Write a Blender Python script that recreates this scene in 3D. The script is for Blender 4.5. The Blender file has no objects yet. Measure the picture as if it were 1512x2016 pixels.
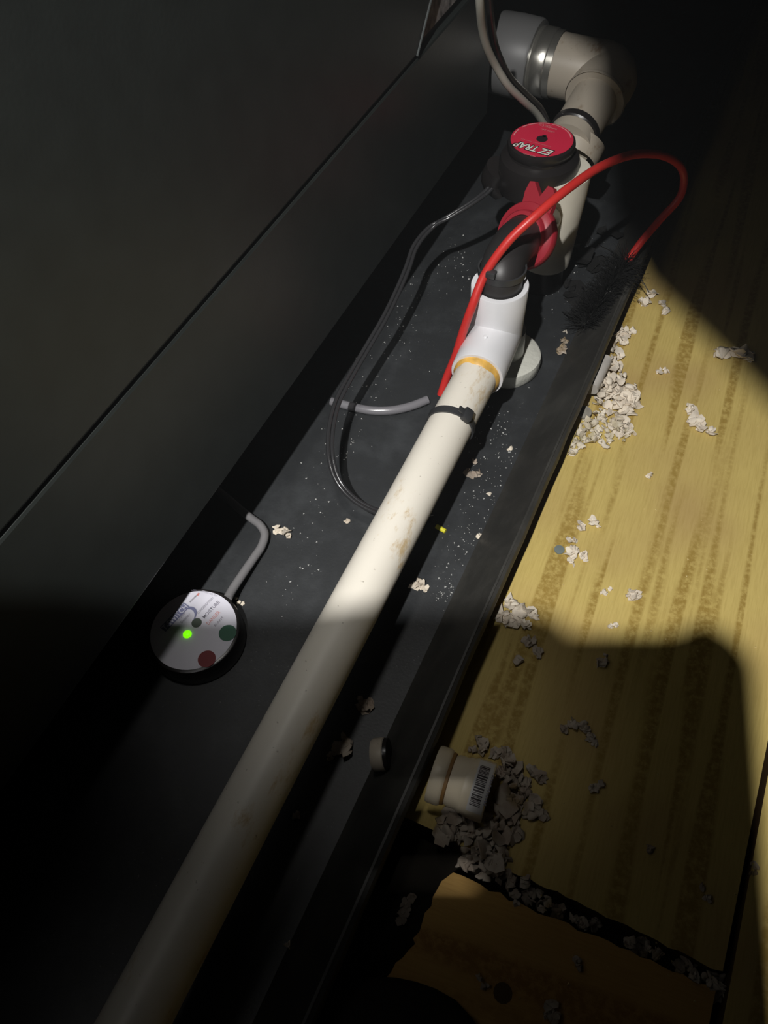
import bpy, bmesh, math, random
from mathutils import Vector, Matrix, noise
S = bpy.context.scene
COL = S.collection
PI = math.pi

# ------------------------------------------------------------------ camera
HC = 0.40                                   # height of the lens above the pan floor
RX = Vector((0.90389217, 0.42444386, -0.05316353))      # camera right
RY = Vector((0.32222207, -0.75734379, -0.5679818))      # camera down
RZ = Vector((-0.28133946, 0.49626384, -0.8213223))      # view direction
FPX = 1514.0
cd = bpy.data.cameras.new('camera'); cam = bpy.data.objects.new('camera', cd); COL.objects.link(cam)
cd.sensor_fit = 'VERTICAL'; cd.sensor_height = 36.0; cd.lens = 36.0*FPX/2016.0
cd.clip_start = 0.004; cd.clip_end = 50
cam.matrix_world = Matrix(((RX.x, -RY.x, -RZ.x, 0), (RX.y, -RY.y, -RZ.y, 0), (RX.z, -RY.z, -RZ.z, HC), (0, 0, 0, 1)))
S.camera = cam

# ------------------------------------------------------------------ world, lamps, exposure
w = bpy.data.worlds.new('world'); S.world = w; w.use_nodes = True
w.node_tree.nodes['Background'].inputs[0].default_value = (0.8, 0.9, 1.0, 1)
w.node_tree.nodes['Background'].inputs[1].default_value = 0.012
vs_ = w.node_tree.nodes.new('ShaderNodeVolumeScatter'); vs_.inputs['Density'].default_value = 0.035; vs_.inputs['Anisotropy'].default_value = 0.2
vs_.inputs['Color'].default_value = (0.92, 0.97, 1.0, 1)      # added haze lifting the darks, standing in for lens glare
w.node_tree.links.new(vs_.outputs[0], w.node_tree.nodes['World Output'].inputs['Volume'])
S.view_settings.view_transform = 'Standard'; S.view_settings.look = 'None'
S.view_settings.exposure = 0.0; S.view_settings.gamma = 1.0; S.view_settings.use_curve_mapping = False

def spot(name, loc, target, power, angle, blend, radius, color):
    l = bpy.data.lights.new(name, 'SPOT'); l.energy = power; l.spot_size = math.radians(angle); l.spot_blend = blend
    l.shadow_soft_size = radius; l.color = color
    o = bpy.data.objects.new(name, l); COL.objects.link(o); o.location = loc
    o.rotation_euler = (Vector(target)-Vector(loc)).to_track_quat('-Z', 'Y').to_euler()
    return o
LAMP = Vector((-0.06, -0.20, 0.80))
spot('headlamp', LAMP, (-0.08, 0.25, 0.0), 34.0, 60, 0.9, 0.008, (1.0, 0.985, 0.96))
spot('shadow_fill', (-0.165, 0.17, 0.78), (-0.142, 0.27, 0.0), 4.0, 39, 1.0, 0.03, (1.0, 0.97, 0.92))  # added fill spot that lifts the shaded pipe; no such lamp there

# ------------------------------------------------------------------ helpers
def P(px, py, z=0.0):
    """point of the place seen at pixel (px, py) at height z"""
    d = RX*((px-756)/FPX) + RY*((py-1008)/FPX) + RZ
    t = (z-HC)/d.z
    return Vector((0, 0, HC)) + d*t
def CAMP(u, v, w_):
    """point u right, v down, w in front of the lens, in metres"""
    return Vector((0, 0, HC)) + RX*u + RY*v + RZ*w_

def setmat(me, m):
    if m: me.materials.append(m)
def obj(name, bm, m, parent=None, smooth=True, kind=None):
    me = bpy.data.meshes.new(name)
    bmesh.ops.recalc_face_normals(bm, faces=bm.faces[:])
    bm.to_mesh(me); bm.free(); setmat(me, m)
    if smooth:
        me.polygons.foreach_set('use_smooth', [True]*len(me.polygons))
        try: me.set_sharp_from_angle(angle=math.radians(40))
        except Exception: pass
    o = bpy.data.objects.new(name, me); COL.objects.link(o)
    if parent:
        o.parent = parent; o.matrix_parent_inverse = Matrix.Translation(-parent.location)
    if kind: o['kind'] = kind
    return o
def thing(name, label, cat, loc, group=None):
    o = bpy.data.objects.new(name, None); COL.objects.link(o); o.location = loc; o.empty_display_size = 0.02
    tag(o, label, cat, group); return o
def tag(o, label, cat, group=None):
    o['label'] = label; o['category'] = cat
    if group: o['group'] = group
    return o
def basis(axis):
    a = Vector(axis).normalized()
    t = Vector((0, 0, 1)) if abs(a.z) < 0.9 else Vector((0, 1, 0))
    e1 = t.cross(a).normalized(); e2 = a.cross(e1)
    return e1, e2, a
def lathe(bm, prof, org, axis, seg=40, closed=False):
    e1, e2, a = basis(axis); org = Vector(org); rings = []
    for r, h in prof:
        if r < 1e-6: rings.append([bm.verts.new(org+a*h)])
        else: rings.append([bm.verts.new(org+a*h+(e1*math.cos(2*PI*i/seg)+e2*math.sin(2*PI*i/seg))*r) for i in range(seg)])
    pairs = list(zip(rings, rings[1:])) + ([(rings[-1], rings[0])] if closed else [])
    for A, B in pairs:
        for i in range(seg):
            j = (i+1) % seg
            if len(A) == 1 and len(B) == 1: continue
            if len(A) == 1: bm.faces.new((A[0], B[i], B[j]))
            elif len(B) == 1: bm.faces.new((A[i], A[j], B[0]))
            else: bm.faces.new((A[i], A[j], B[j], B[i]))
def spline(pts, n=10):
    pts = [Vector(p) for p in pts]; q = [pts[0]*2-pts[1]]+pts+[pts[-1]*2-pts[-2]]; out = []
    for i in range(1, len(q)-2):
        p0, p1, p2, p3 = q[i-1:i+3]
        for k in range(n):
            t = k/n
            out.append(0.5*((2*p1)+(p2-p0)*t+(2*p0-5*p1+4*p2-p3)*t*t+(3*p1-p0-3*p2+p3)*t**3))
    out.append(pts[-1]); return out
def sweep(bm, pts, rad, seg=14, cap=True, flat=1.0):
    """tube through pts; rad a number or a list"""
    n = len(pts); R = rad if isinstance(rad, (list, tuple)) else [rad]*n
    t0 = (pts[1]-pts[0]).normalized(); e1, e2, _ = basis(t0); rings = []
    for i in range(n):
        t = (pts[min(i+1, n-1)]-pts[max(i-1, 0)]).normalized()
        e1 = (e1-t*e1.dot(t)).normalized(); e2 = t.cross(e1)
        rings.append([bm.verts.new(pts[i]+(e1*math.cos(2*PI*k/seg)+e2*flat*math.sin(2*PI*k/seg))*R[i]) for k in range(seg)])
    for A, B in zip(rings, rings[1:]):
        for k in range(seg):
            j = (k+1) % seg; bm.faces.new((A[k], A[j], B[j], B[k]))
    if cap:
        bm.faces.new(rings[0]); bm.faces.new(rings[-1])
def prism(bm, poly, lo, hi):
    """poly of (x, y) extruded from z lo to hi"""
    A = [bm.verts.new((x, y, lo)) for x, y in poly]; B = [bm.verts.new((x, y, hi)) for x, y in poly]
    bm.faces.new(A); bm.faces.new(B)
    for i in range(len(poly)):
        j = (i+1) % len(poly); bm.faces.new((A[i], A[j], B[j], B[i]))
def box(bm, c, s, M=None, bev=0.0):
    r = bmesh.ops.create_cube(bm, size=1.0); vs = r['verts']
    bmesh.ops.scale(bm, vec=Vector(s), verts=vs)
    if bev:
        es = list({e for v in vs for e in v.link_edges})
        rr = bmesh.ops.bevel(bm, geom=es, offset=bev, segments=2, affect='EDGES', profile=0.5)
        vs = list({v for f in rr['faces'] for v in f.verts} | {v for v in vs if v.is_valid})
    if M is not None: bmesh.ops.transform(bm, matrix=M, verts=vs)
    bmesh.ops.translate(bm, vec=Vector(c), verts=vs)
def frame(o, ex, n=Vector((0, 0, 1))):
    ex = (ex-n*ex.dot(n)).normalized(); ey = n.cross(ex)
    return Matrix(((ex.x, ey.x, n.x, o.x), (ex.y, ey.y, n.y, o.y), (ex.z, ey.z, n.z, o.z), (0, 0, 0, 1)))
def disc(bm, M, r, z=0.0, th=0.0003, seg=48, cx=0, cy=0):
    A = [bm.verts.new(M @ Vector((cx+r*math.cos(2*PI*i/seg), cy+r*math.sin(2*PI*i/seg), z))) for i in range(seg)]
    B = [bm.verts.new(M @ Vector((cx+r*math.cos(2*PI*i/seg), cy+r*math.sin(2*PI*i/seg), z-th))) for i in range(seg)]
    bm.faces.new(A); bm.faces.new(B)
    for i in range(seg):
        j = (i+1) % seg; bm.faces.new((A[i], A[j], B[j], B[i]))
def quad(bm, M, x0, y0, x1, y1, z=0.0):
    v = [bm.verts.new(M @ Vector(p)) for p in ((x0, y0, z), (x1, y0, z), (x1, y1, z), (x0, y1, z))]; bm.faces.new(v)
def text(name, s, M, width, height, m, parent, shear=0.0, offset=0.0, center=True):
    """flat printed lettering, fitted into width x height, in the plane of M"""
    c = bpy.data.curves.new(name, 'FONT'); c.body = s; c.size = 1.0; c.shear = shear; c.offset = offset; c.resolution_u = 2
    t = bpy.data.objects.new('tmp', c); COL.objects.link(t)
    bpy.context.view_layer.update()
    me = bpy.data.meshes.new_from_object(t.evaluated_get(bpy.context.evaluated_depsgraph_get()))
    bpy.data.objects.remove(t); bpy.data.curves.remove(c)
    xs = [v.co.x for v in me.vertices]; ys = [v.co.y for v in me.vertices]
    x0, x1, y0, y1 = min(xs), max(xs), min(ys), max(ys)
    for v in me.vertices:
        x = (v.co.x-x0)/(x1-x0)*width; y = (v.co.y-y0)/(y1-y0)*height
        v.co = M @ Vector((x-(width/2 if center else 0), y-(height/2 if center else 0), 0))
    me.name = name; setmat(me, m)
    o = bpy.data.objects.new(name, me); COL.objects.link(o)
    o.parent = parent; o.matrix_parent_inverse = Matrix.Translation(-parent.location)
    return o

# ------------------------------------------------------------------ materials
def mat(name, col, rough=0.5, spec=0.5, metal=0.0, emit=None, estr=0.0, noise_amt=0.0, noise_scale=60, bump=0.0, bscale=200, trans=0.0, coat=0.0):
    m = bpy.data.materials.new(name); m.use_nodes = True; nt = m.node_tree; b = nt.nodes['Principled BSDF']
    b.inputs['Base Color'].default_value = (*col, 1); b.inputs['Roughness'].default_value = rough
    b.inputs['Specular IOR Level'].default_value = spec; b.inputs['Metallic'].default_value = metal
    b.inputs['Coat Weight'].default_value = coat
    if trans: b.inputs['Transmission Weight'].default_value = trans
    if emit: b.inputs['Emission Color'].default_value = (*emit, 1); b.inputs['Emission Strength'].default_value = estr
    g = None
    if noise_amt or bump: g = nt.nodes.new('ShaderNodeNewGeometry')
    if noise_amt:
        n = nt.nodes.new('ShaderNodeTexNoise'); n.inputs['Scale'].default_value = noise_scale; n.inputs['Detail'].default_value = 5
        nt.links.new(g.outputs['Position'], n.inputs['Vector'])
        r = nt.nodes.new('ShaderNodeValToRGB'); nt.links.new(n.outputs['Fac'], r.inputs[0])
        r.color_ramp.elements[0].position = 0.3; r.color_ramp.elements[1].position = 0.7
        r.color_ramp.elements[0].color = (*[c*(1-noise_amt) for c in col], 1)
        r.color_ramp.elements[1].color = (*[min(1, c*(1+noise_amt)) for c in col], 1)
        nt.links.new(r.outputs[0], b.inputs['Base Color'])
    if bump:
        n = nt.nodes.new('ShaderNodeTexNoise'); n.inputs['Scale'].default_value = bscale; n.inputs['Detail'].default_value = 4
        nt.links.new(g.outputs['Position'], n.inputs['Vector'])
        bp = nt.nodes.new('ShaderNodeBump'); bp.inputs['Strength'].default_value = bump; bp.inputs['Distance'].default_value = 0.001
        nt.links.new(n.outputs['Fac'], bp.inputs['Height']); nt.links.new(bp.outputs[0], b.inputs['Normal'])
    return m
def nd(nt, t, **kw):
    n = nt.nodes.new(t)
    for k, v in kw.items():
        if k in n.inputs: n.inputs[k].default_value = v
        else: setattr(n, k, v)
    return n
def mix(nt, fac, a, b, blend='MIX'):
    n = nt.nodes.new('ShaderNodeMix'); n.data_type = 'RGBA'; n.blend_type = blend
    for s, v in ((0, fac), (6, a), (7, b)):
        if hasattr(v, 'links') or hasattr(v, 'is_linked'): nt.links.new(v, n.inputs[s])
        elif isinstance(v, (int, float)): n.inputs[s].default_value = v
        else: n.inputs[s].default_value = (*v, 1)
    return n.outputs[2]
def ramp(nt, src, p0, p1, c0=0.0, c1=1.0):
    n = nt.nodes.new('ShaderNodeMapRange'); n.inputs[1].default_value = p0; n.inputs[2].default_value = p1
    n.inputs[3].default_value = c0; n.inputs[4].default_value = c1; n.interpolation_type = 'SMOOTHSTEP'
    nt.links.new(src, n.inputs[0]); return n.outputs[0]

def wood_mat(name, light, dark, brown, angle, freq, sc=1.0):
    m = bpy.data.materials.new(name); m.use_nodes = True; nt = m.node_tree; b = nt.nodes['Principled BSDF']
    b.inputs['Roughness'].default_value = 0.62; b.inputs['Specular IOR Level'].default_value = 0.25
    g = nd(nt, 'ShaderNodeNewGeometry')
    mp = nd(nt, 'ShaderNodeMapping'); mp.inputs['Rotation'].default_value = (0, 0, angle)
    nt.links.new(g.outputs['Position'], mp.inputs[0])
    # slow wander of the growth bands
    m1 = nd(nt, 'ShaderNodeMapping'); m1.inputs['Scale'].default_value = (freq, freq*0.035, 1); nt.links.new(mp.outputs[0], m1.inputs[0])
    n1 = nd(nt, 'ShaderNodeTexNoise', Scale=1.0, Detail=1.6, Roughness=0.45, Distortion=0.25); nt.links.new(m1.outputs[0], n1.inputs['Vector'])
    m2 = nd(nt, 'ShaderNodeMapping'); m2.inputs['Scale'].default_value = (900, 60, 1); nt.links.new(mp.outputs[0], m2.inputs[0])
    n2 = nd(nt, 'ShaderNodeTexNoise', Scale=1.0, Detail=3.0, Roughness=0.6); nt.links.new(m2.outputs[0], n2.inputs['Vector'])
    n3 = nd(nt, 'ShaderNodeTexNoise', Scale=9.0, Detail=2.0); nt.links.new(g.outputs['Position'], n3.inputs['Vector'])
    n4 = nd(nt, 'ShaderNodeTexNoise', Scale=260.0, Detail=4.0, Roughness=0.7); nt.links.new(g.outputs['Position'], n4.inputs['Vector'])
    band = ramp(nt, n1.outputs['Fac'], 0.50, 0.60)
    brk = ramp(nt, n4.outputs['Fac'], 0.34, 0.60, 0.25, 1.0)
    mul = nd(nt, 'ShaderNodeMath', operation='MULTIPLY'); nt.links.new(band, mul.inputs[0]); nt.links.new(brk, mul.inputs[1])
    c = mix(nt, ramp(nt, n3.outputs['Fac'], 0.40, 0.68, 0.0, 0.75), light, brown)
    c = mix(nt, mul.outputs[0], c, dark)
    c = mix(nt, ramp(nt, n2.outputs['Fac'], 0.35, 0.75, 0.0, 0.28), c, dark)
    nt.links.new(c, b.inputs['Base Color'])
    bp = nd(nt, 'ShaderNodeBump', Strength=0.25, Distance=0.0006); nt.links.new(n2.outputs['Fac'], bp.inputs['Height']); nt.links.new(bp.outputs[0], b.inputs['Normal'])
    return m
def pvc_mat(name, col, stain):
    m = bpy.data.materials.new(name); m.use_nodes = True; nt = m.node_tree; b = nt.nodes['Principled BSDF']
    b.inputs['Roughness'].default_value = 0.42
    g = nd(nt, 'ShaderNodeNewGeometry')
    mp = nd(nt, 'ShaderNodeMapping'); mp.inputs['Scale'].default_value = (1.0, 0.45, 1.0); nt.links.new(g.outputs['Position'], mp.inputs[0])
    n = nd(nt, 'ShaderNodeTexNoise', Scale=42.0, Detail=6.0, Roughness=0.72); nt.links.new(mp.outputs[0], n.inputs['Vector'])
    n2 = nd(nt, 'ShaderNodeTexNoise', Scale=420.0, Detail=2.0); nt.links.new(g.outputs['Position'], n2.inputs['Vector'])
    c = mix(nt, ramp(nt, n.outputs['Fac'], 0.58, 0.70, 0.0, 0.8), col, stain)
    c = mix(nt, ramp(nt, n2.outputs['Fac'], 0.70, 0.78, 0.0, 0.5), c, (0.18, 0.14, 0.09))
    nt.links.new(c, b.inputs['Base Color']); return m
def pan_mat(name, col, dust):
    m = bpy.data.materials.new(name); m.use_nodes = True; nt = m.node_tree; b = nt.nodes['Principled BSDF']
    b.inputs['Roughness'].default_value = 0.48; b.inputs['Specular IOR Level'].default_value = 0.45
    g = nd(nt, 'ShaderNodeNewGeometry')
    n = nd(nt, 'ShaderNodeTexNoise', Scale=28.0, Detail=7.0, Roughness=0.7); nt.links.new(g.outputs['Position'], n.inputs['Vector'])
    n2 = nd(nt, 'ShaderNodeTexNoise', Scale=700.0, Detail=2.0); nt.links.new(g.outputs['Position'], n2.inputs['Vector'])
    n3 = nd(nt, 'ShaderNodeTexNoise', Scale=16.0, Detail=3.0); nt.links.new(g.outputs['Position'], n3.inputs['Vector'])
    c = mix(nt, ramp(nt, n.outputs['Fac'], 0.42, 0.75, 0.0, 0.8), col, tuple(x*1.9 for x in col))
    mu = nd(nt, 'ShaderNodeMath', operation='MULTIPLY')
    nt.links.new(ramp(nt, n2.outputs['Fac'], 0.70, 0.80), mu.inputs[0]); nt.links.new(ramp(nt, n3.outputs['Fac'], 0.45, 0.7), mu.inputs[1])
    c = mix(nt, mu.outputs[0], c, dust); nt.links.new(c, b.inputs['Base Color'])
    bp = nd(nt, 'ShaderNodeBump', Strength=0.12, Distance=0.0006); nt.links.new(n2.outputs['Fac'], bp.inputs['Height']); nt.links.new(bp.outputs[0], b.inputs['Normal'])
    return m
def fluff_mat(name, a, b_, c_):
    m = bpy.data.materials.new(name); m.use_nodes = True; nt = m.node_tree; b = nt.nodes['Principled BSDF']
    b.inputs['Roughness'].default_value = 0.85; b.inputs['Specular IOR Level'].default_value = 0.2
    g = nd(nt, 'ShaderNodeNewGeometry')
    n = nd(nt, 'ShaderNodeTexNoise', Scale=110.0, Detail=3.0); nt.links.new(g.outputs['Position'], n.inputs['Vector'])
    n2 = nd(nt, 'ShaderNodeTexNoise', Scale=45.0, Detail=2.0); nt.links.new(g.outputs['Position'], n2.inputs['Vector'])
    c = mix(nt, ramp(nt, n.outputs['Fac'], 0.42, 0.66), a, b_)
    c = mix(nt, ramp(nt, n2.outputs['Fac'], 0.56, 0.68, 0.0, 0.8), c, c_)
    nt.links.new(c, b.inputs['Base Color']); return m

M_PLY = wood_mat('plywood_yellow', (0.59, 0.455, 0.150), (0.33, 0.22, 0.05), (0.44, 0.30, 0.12), -0.045, 92)
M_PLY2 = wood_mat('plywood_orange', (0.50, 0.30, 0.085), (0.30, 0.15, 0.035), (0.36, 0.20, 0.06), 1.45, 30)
M_EDGE = mat('plywood_edge', (0.10, 0.06, 0.025), 0.8, 0.2)
M_SUB = mat('attic_dark', (0.02, 0.017, 0.013), 0.95, 0.1, noise_amt=0.4, noise_scale=30)
M_ROOF = mat('roof_deck', (0.05, 0.04, 0.03), 0.9, 0.1, noise_amt=0.3, noise_scale=12)
M_PAN = pan_mat('pan_plastic', (0.027, 0.029, 0.031), (0.30, 0.30, 0.29))
M_RIM = pan_mat('pan_rim_plastic', (0.030, 0.029, 0.026), (0.12, 0.12, 0.11))
M_CAB = mat('cabinet_paint', (0.022, 0.026, 0.0245), 0.42, 0.45, noise_amt=0.12, noise_scale=60, bump=0.05, bscale=500)
M_CABD = mat('cabinet_seam', (0.006, 0.006, 0.006), 0.6)
M_CABE = mat('cabinet_edge', (0.09, 0.10, 0.10), 0.35, 0.5)
M_DUCT = mat('duct_liner', (0.30, 0.28, 0.27), 0.9, 0.1, noise_amt=0.6, noise_scale=160)
M_PVC = pvc_mat('pvc_cream', (0.77, 0.725, 0.635), (0.52, 0.36, 0.15))
M_PVCW = mat('pvc_white', (0.72, 0.72, 0.74), 0.3, 0.5)
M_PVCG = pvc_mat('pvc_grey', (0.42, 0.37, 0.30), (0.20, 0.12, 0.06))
M_COUP = mat('rubber_grey', (0.16, 0.16, 0.16), 0.45, 0.5)
M_BAND = mat('clamp_steel', (0.75, 0.73, 0.66), 0.25, 0.5, metal=0.9)
M_GLUE = mat('amber_glue', (0.68, 0.40, 0.09), 0.35, 0.5, noise_amt=0.25, noise_scale=150)
M_TRAP = mat('trap_white', (0.70, 0.66, 0.56), 0.38, 0.4, noise_amt=0.05, noise_scale=80)
M_BLK = mat('black_plastic', (0.016, 0.014, 0.014), 0.32, 0.5)
M_RUB = mat('black_rubber', (0.026, 0.024, 0.024), 0.45, 0.5)
M_TIE = mat('cable_tie_black', (0.035, 0.036, 0.038), 0.4, 0.5)
M_RED = mat('red_plastic', (0.31, 0.017, 0.030), 0.42, 0.45)
M_ROD = mat('red_rod', (0.56, 0.030, 0.026), 0.38, 0.5)
M_LABR = mat('label_red', (0.62, 0.025, 0.065), 0.4, 0.4)
M_PINK = mat('print_pink', (0.80, 0.28, 0.30), 0.5)
M_WHT = mat('print_white', (0.75, 0.76, 0.68), 0.5)
M_INK = mat('print_black', (0.02, 0.012, 0.015), 0.5)
M_INKG = mat('print_grey', (0.22, 0.21, 0.26), 0.5)
M_INKF = mat('print_faint', (0.48, 0.46, 0.52), 0.5)
M_INKB = mat('print_blue_grey', (0.20, 0.21, 0.34), 0.5)
M_INKR = mat('print_red', (0.62, 0.25, 0.22), 0.5)
M_LABW = mat('label_white', (0.70, 0.69, 0.77), 0.45, 0.4)
M_DOTG = mat('print_green', (0.045, 0.13, 0.085), 0.4)
M_DOTR = mat('print_maroon', (0.20, 0.03, 0.035), 0.4)
M_SCREW = mat('smoked_window', (0.10, 0.12, 0.10), 0.25)
M_LED = mat('led_green', (0.1, 0.6, 0.02), 0.4, emit=(0.22, 1.0, 0.0), estr=0.95)
M_CABLE = mat('grey_cable', (0.20, 0.195, 0.20), 0.45, 0.4)
M_CABLEW = mat('pale_cable', (0.42, 0.41, 0.36), 0.45, 0.4)
M_CLEAR = mat('cloudy_tube', (0.20, 0.195, 0.21), 0.22, 0.6)
M_YEL = mat('yellow_insulation', (0.75, 0.70, 0.04), 0.5)
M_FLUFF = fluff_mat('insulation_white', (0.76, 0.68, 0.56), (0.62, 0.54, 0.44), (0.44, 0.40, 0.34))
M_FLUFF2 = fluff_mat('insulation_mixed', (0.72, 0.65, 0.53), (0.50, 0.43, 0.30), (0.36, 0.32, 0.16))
M_FLUFF3 = fluff_mat('insulation_tan_shaded', (0.46, 0.40, 0.33), (0.36, 0.29, 0.23), (0.25, 0.18, 0.09))  # tan, colour darkened further to deepen the scraps in shadow
M_DUST = mat('dust_specks', (0.55, 0.55, 0.53), 0.7)
M_STICK = mat('sticker', (0.50, 0.49, 0.48), 0.55)
M_FIT = pvc_mat('pvc_yellowed', (0.54, 0.47, 0.35), (0.42, 0.25, 0.07))
M_CLOTH = mat('dark_cloth', (0.022, 0.02, 0.019), 0.9, 0.2, bump=0.5, bscale=900)
M_PHONE = mat('phone_shell', (0.02, 0.02, 0.022), 0.3)
M_SKIN = mat('skin', (0.45, 0.26, 0.18), 0.55, 0.4)
M_STEEL = mat('twisted_wire', (0.55, 0.54, 0.50), 0.3, 0.5, metal=1.0)

# ------------------------------------------------------------------ setting
def struct(name, bm, m, parent=None, smooth=False):
    o = obj(name, bm, m, parent, smooth)
    if parent is None: o['kind'] = 'structure'
    return o
X0, X1, Y0, Y1, ZT = -1.3, 1.7, -1.3, 2.8, 1.15
bm = bmesh.new(); box(bm, ((X0+X1)/2, (Y0+Y1)/2, -0.06), (X1-X0, Y1-Y0, 0.08)); FLOOR = struct('floor', bm, M_SUB)
bm = bmesh.new(); box(bm, ((X0+X1)/2, (Y0+Y1)/2, ZT+0.02), (X1-X0, Y1-Y0, 0.04)); CEIL = struct('ceiling', bm, M_ROOF)
for nm, c, s in (('wall_far', ((X0+X1)/2, Y1+.02, ZT/2), (X1-X0, .04, ZT)),
                 ('wall_left', (X0-.02, (Y0+Y1)/2, ZT/2), (.04, Y1-Y0, ZT)), ('wall_right', (X1+.02, (Y0+Y1)/2, ZT/2), (.04, Y1-Y0, ZT))):
    bm = bmesh.new(); box(bm, c, s); struct(nm, bm, M_ROOF)
# unseen blocker added above the camera to cut the beam at upper right
bm = bmesh.new()
A = Vector((-0.0535, 0.0702)); d = Vector((0.751, -0.66)); n = Vector((0.66, 0.751))
prism(bm, [tuple(A), tuple(A+d*1.1), tuple(A+d*1.1+n*0.16), (0.06, 0.30), (-0.15, 0.215), (-0.088, 0.150), (-0.0725, 0.100)], 0.50, ZT+0.001)
struct('beam_blocker', bm, M_ROOF, CEIL)

def board(poly, lo, hi, m):
    bm = bmesh.new(); prism(bm, poly, lo, hi)
    o = obj('plywood_board', bm, m, FLOOR, False); o.data.materials.append(M_EDGE)
    for p in o.data.polygons:
        if abs(p.normal.z) < 0.5: p.material_index = 1
    return o
def rough_edge(p0, p1, n, amp, seed):
    rnd = random.Random(seed); a = Vector(p0); b = Vector(p1); t = (b-a).normalized(); q = Vector((-t.y, t.x)); out = []
    for i in range(n+1):
        out.append(tuple(a.lerp(b, i/n)+q*rnd.uniform(-amp, amp)))
    return out
# main sheet, with a broken near-left corner
main = rough_edge((-0.018, 0.078), (0.1045, 0.0775), 26, 0.0007, 3) + [(0.1045, 2.6), (-1.1, 2.6), (-1.1, 0.079)] + rough_edge((-0.05, 0.079), (-0.0185, 0.0785), 6, 0.0006, 5)
board(main, -0.018, 0.0, M_PLY)
low = rough_edge((0.1035, 0.0695), (-0.018, 0.0655), 26, 0.001, 7) + rough_edge((-0.0215, 0.060), (-0.0235, 0.0325), 7, 0.0008, 9) + rough_edge((-0.0225, 0.031), (-0.034, 0.002), 8, 0.001, 10) + [(-0.036, -1.0), (0.1035, -1.0)]
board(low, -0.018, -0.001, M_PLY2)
board(rough_edge((0.1075, -1.0), (0.1075, 2.6), 40, 0.0005, 11) + [(1.5, 2.6), (1.5, -1.0)], -0.018, 0.0015, M_PLY)

# ------------------------------------------------------------------ drain pan
PX0, PY0, PY1 = -0.95, -0.75, 1.15
XB, XT, ZR = -0.0722, -0.0505, 0.030        # foot and top of the sloping rim
pan = thing('drain_pan', 'wide black plastic drain pan with low sloping rim under the cabinet', 'drain pan', (-0.3, 0.3, 0))
bm = bmesh.new(); box(bm, ((PX0+XB)/2, (PY0+PY1)/2, 0.001), (XB-PX0, PY1-PY0, 0.002)); obj('pan_floor', bm, M_PAN, pan, False)
bm = bmesh.new()
prof = [(XB-0.002, 0.0005), (XB-0.002, 0.0022), (XB+0.001, 0.004), (XB+0.004, 0.0075), (XT-0.0012, ZR-0.0015), (XT-0.0002, ZR), (XT+0.001, ZR), (XT+0.0012, ZR-0.001), (XB+0.0065, 0.0005)]
rows = []
NY = 90
for i in range(NY+1):
    y = PY0+(PY1-PY0)*i/NY; wv = 0.0008*noise.noise(Vector((y*9, 3.1, 0))); wz = 0.0006*noise.noise(Vector((y*14, 8.1, 0)))
    rows.append([bm.verts.new((x+wv*(z/ZR), y, z+wz*(z/ZR))) for x, z in prof])
for a, b in zip(rows, rows[1:]):
    for k in range(len(prof)):
        j = (k+1) % len(prof); bm.faces.new((a[k], a[j], b[j], b[k]))
bm.faces.new(rows[0]); bm.faces.new(rows[-1])
obj('pan_rim', bm, M_RIM, pan)
bm = bmesh.new(); rows = []
lip = [(XT+0.0008, ZR-0.0004), (XT+0.0030, ZR-0.0012), (XT+0.0042, ZR-0.0035), (XT+0.0040, ZR-0.0075), (XT+0.0030, ZR-0.0075), (XT+0.0008, ZR-0.0025)]
for i in range(NY+1):
    y = PY0+(PY1-PY0)*i/NY; wv = 0.0009*noise.noise(Vector((y*9, 3.1, 0)))+0.0008*noise.noise(Vector((y*60, 1, 0)))
    rows.append([bm.verts.new((x+wv*(1 if x > XT+0.002 else 0.6), y, z)) for x, z in lip])
for a, b in zip(rows, rows[1:]):
    for k in range(len(lip)):
        j = (k+1) % len(lip); bm.faces.new((a[k], a[j], b[j], b[k]))
bm.faces.new(rows[0]); bm.faces.new(rows[-1])
obj('rim_lip', bm, M_RIM, pan)

# ------------------------------------------------------------------ air handler
XC, ZC, ZS = -0.1985, 0.0755, 0.170          # face, underside, seam
YE, YU = 0.575, None
ac = thing('air_handler', 'tall dark grey metal air handler cabinet standing in the black drain pan', 'air handler', (-0.45, 0.0, 0.002))
def onface(px, py):
    d = RX*((px-756)/FPX)+RY*((py-1008)/FPX)+RZ
    t = XC/d.x; return Vector((0, 0, HC))+d*t
s0 = onface(40, 1007); s1 = onface(344, 668); s2 = onface(820, 126)
ZS = (s0.z+s1.z)/2
def panel(name, y0, y1, z0, z1, m=M_CAB, x=XC, th=0.02, bev=0.0018, slant=0.0):
    bm = bmesh.new(); box(bm, (x-th/2, (y0+y1)/2, (z0+z1)/2), (th, y1-y0, z1-z0), bev=bev)
    if slant:
        for v in bm.verts:
            if v.co.y > (y0+y1)/2: v.co.y += slant*(v.co.z-z0)
    return obj(name, bm, m, ac, False)
panel('lower_panel', -0.9, YE, ZC, ZS-0.0007)
e = onface(851, 0)
panel('upper_panel', -0.9, s2.y, ZS+0.0007, 0.95, slant=(e.y-s2.y)/(e.z-s2.z))
bm = bmesh.new(); bmp = [(XC-0.0035, -0.9), (XC-0.0035, YE-0.002), (-0.75, YE-0.002), (-0.75, -0.9)]
prism(bm, bmp, ZC+0.002, 0.94); c_ = obj('cabinet_core', bm, M_CABD, ac, False)
bm = bmesh.new()
sweep(bm, [Vector((XC+0.0002, s2.y+0.0006, ZS+0.001)), Vector((XC+0.0002, e.y+(e.y-s2.y)*0.6+0.0006, ZS+0.001+(e.z-s2.z)*1.6))], 0.0007, 6); obj('panel_edge', bm, M_CABE, ac)
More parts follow.
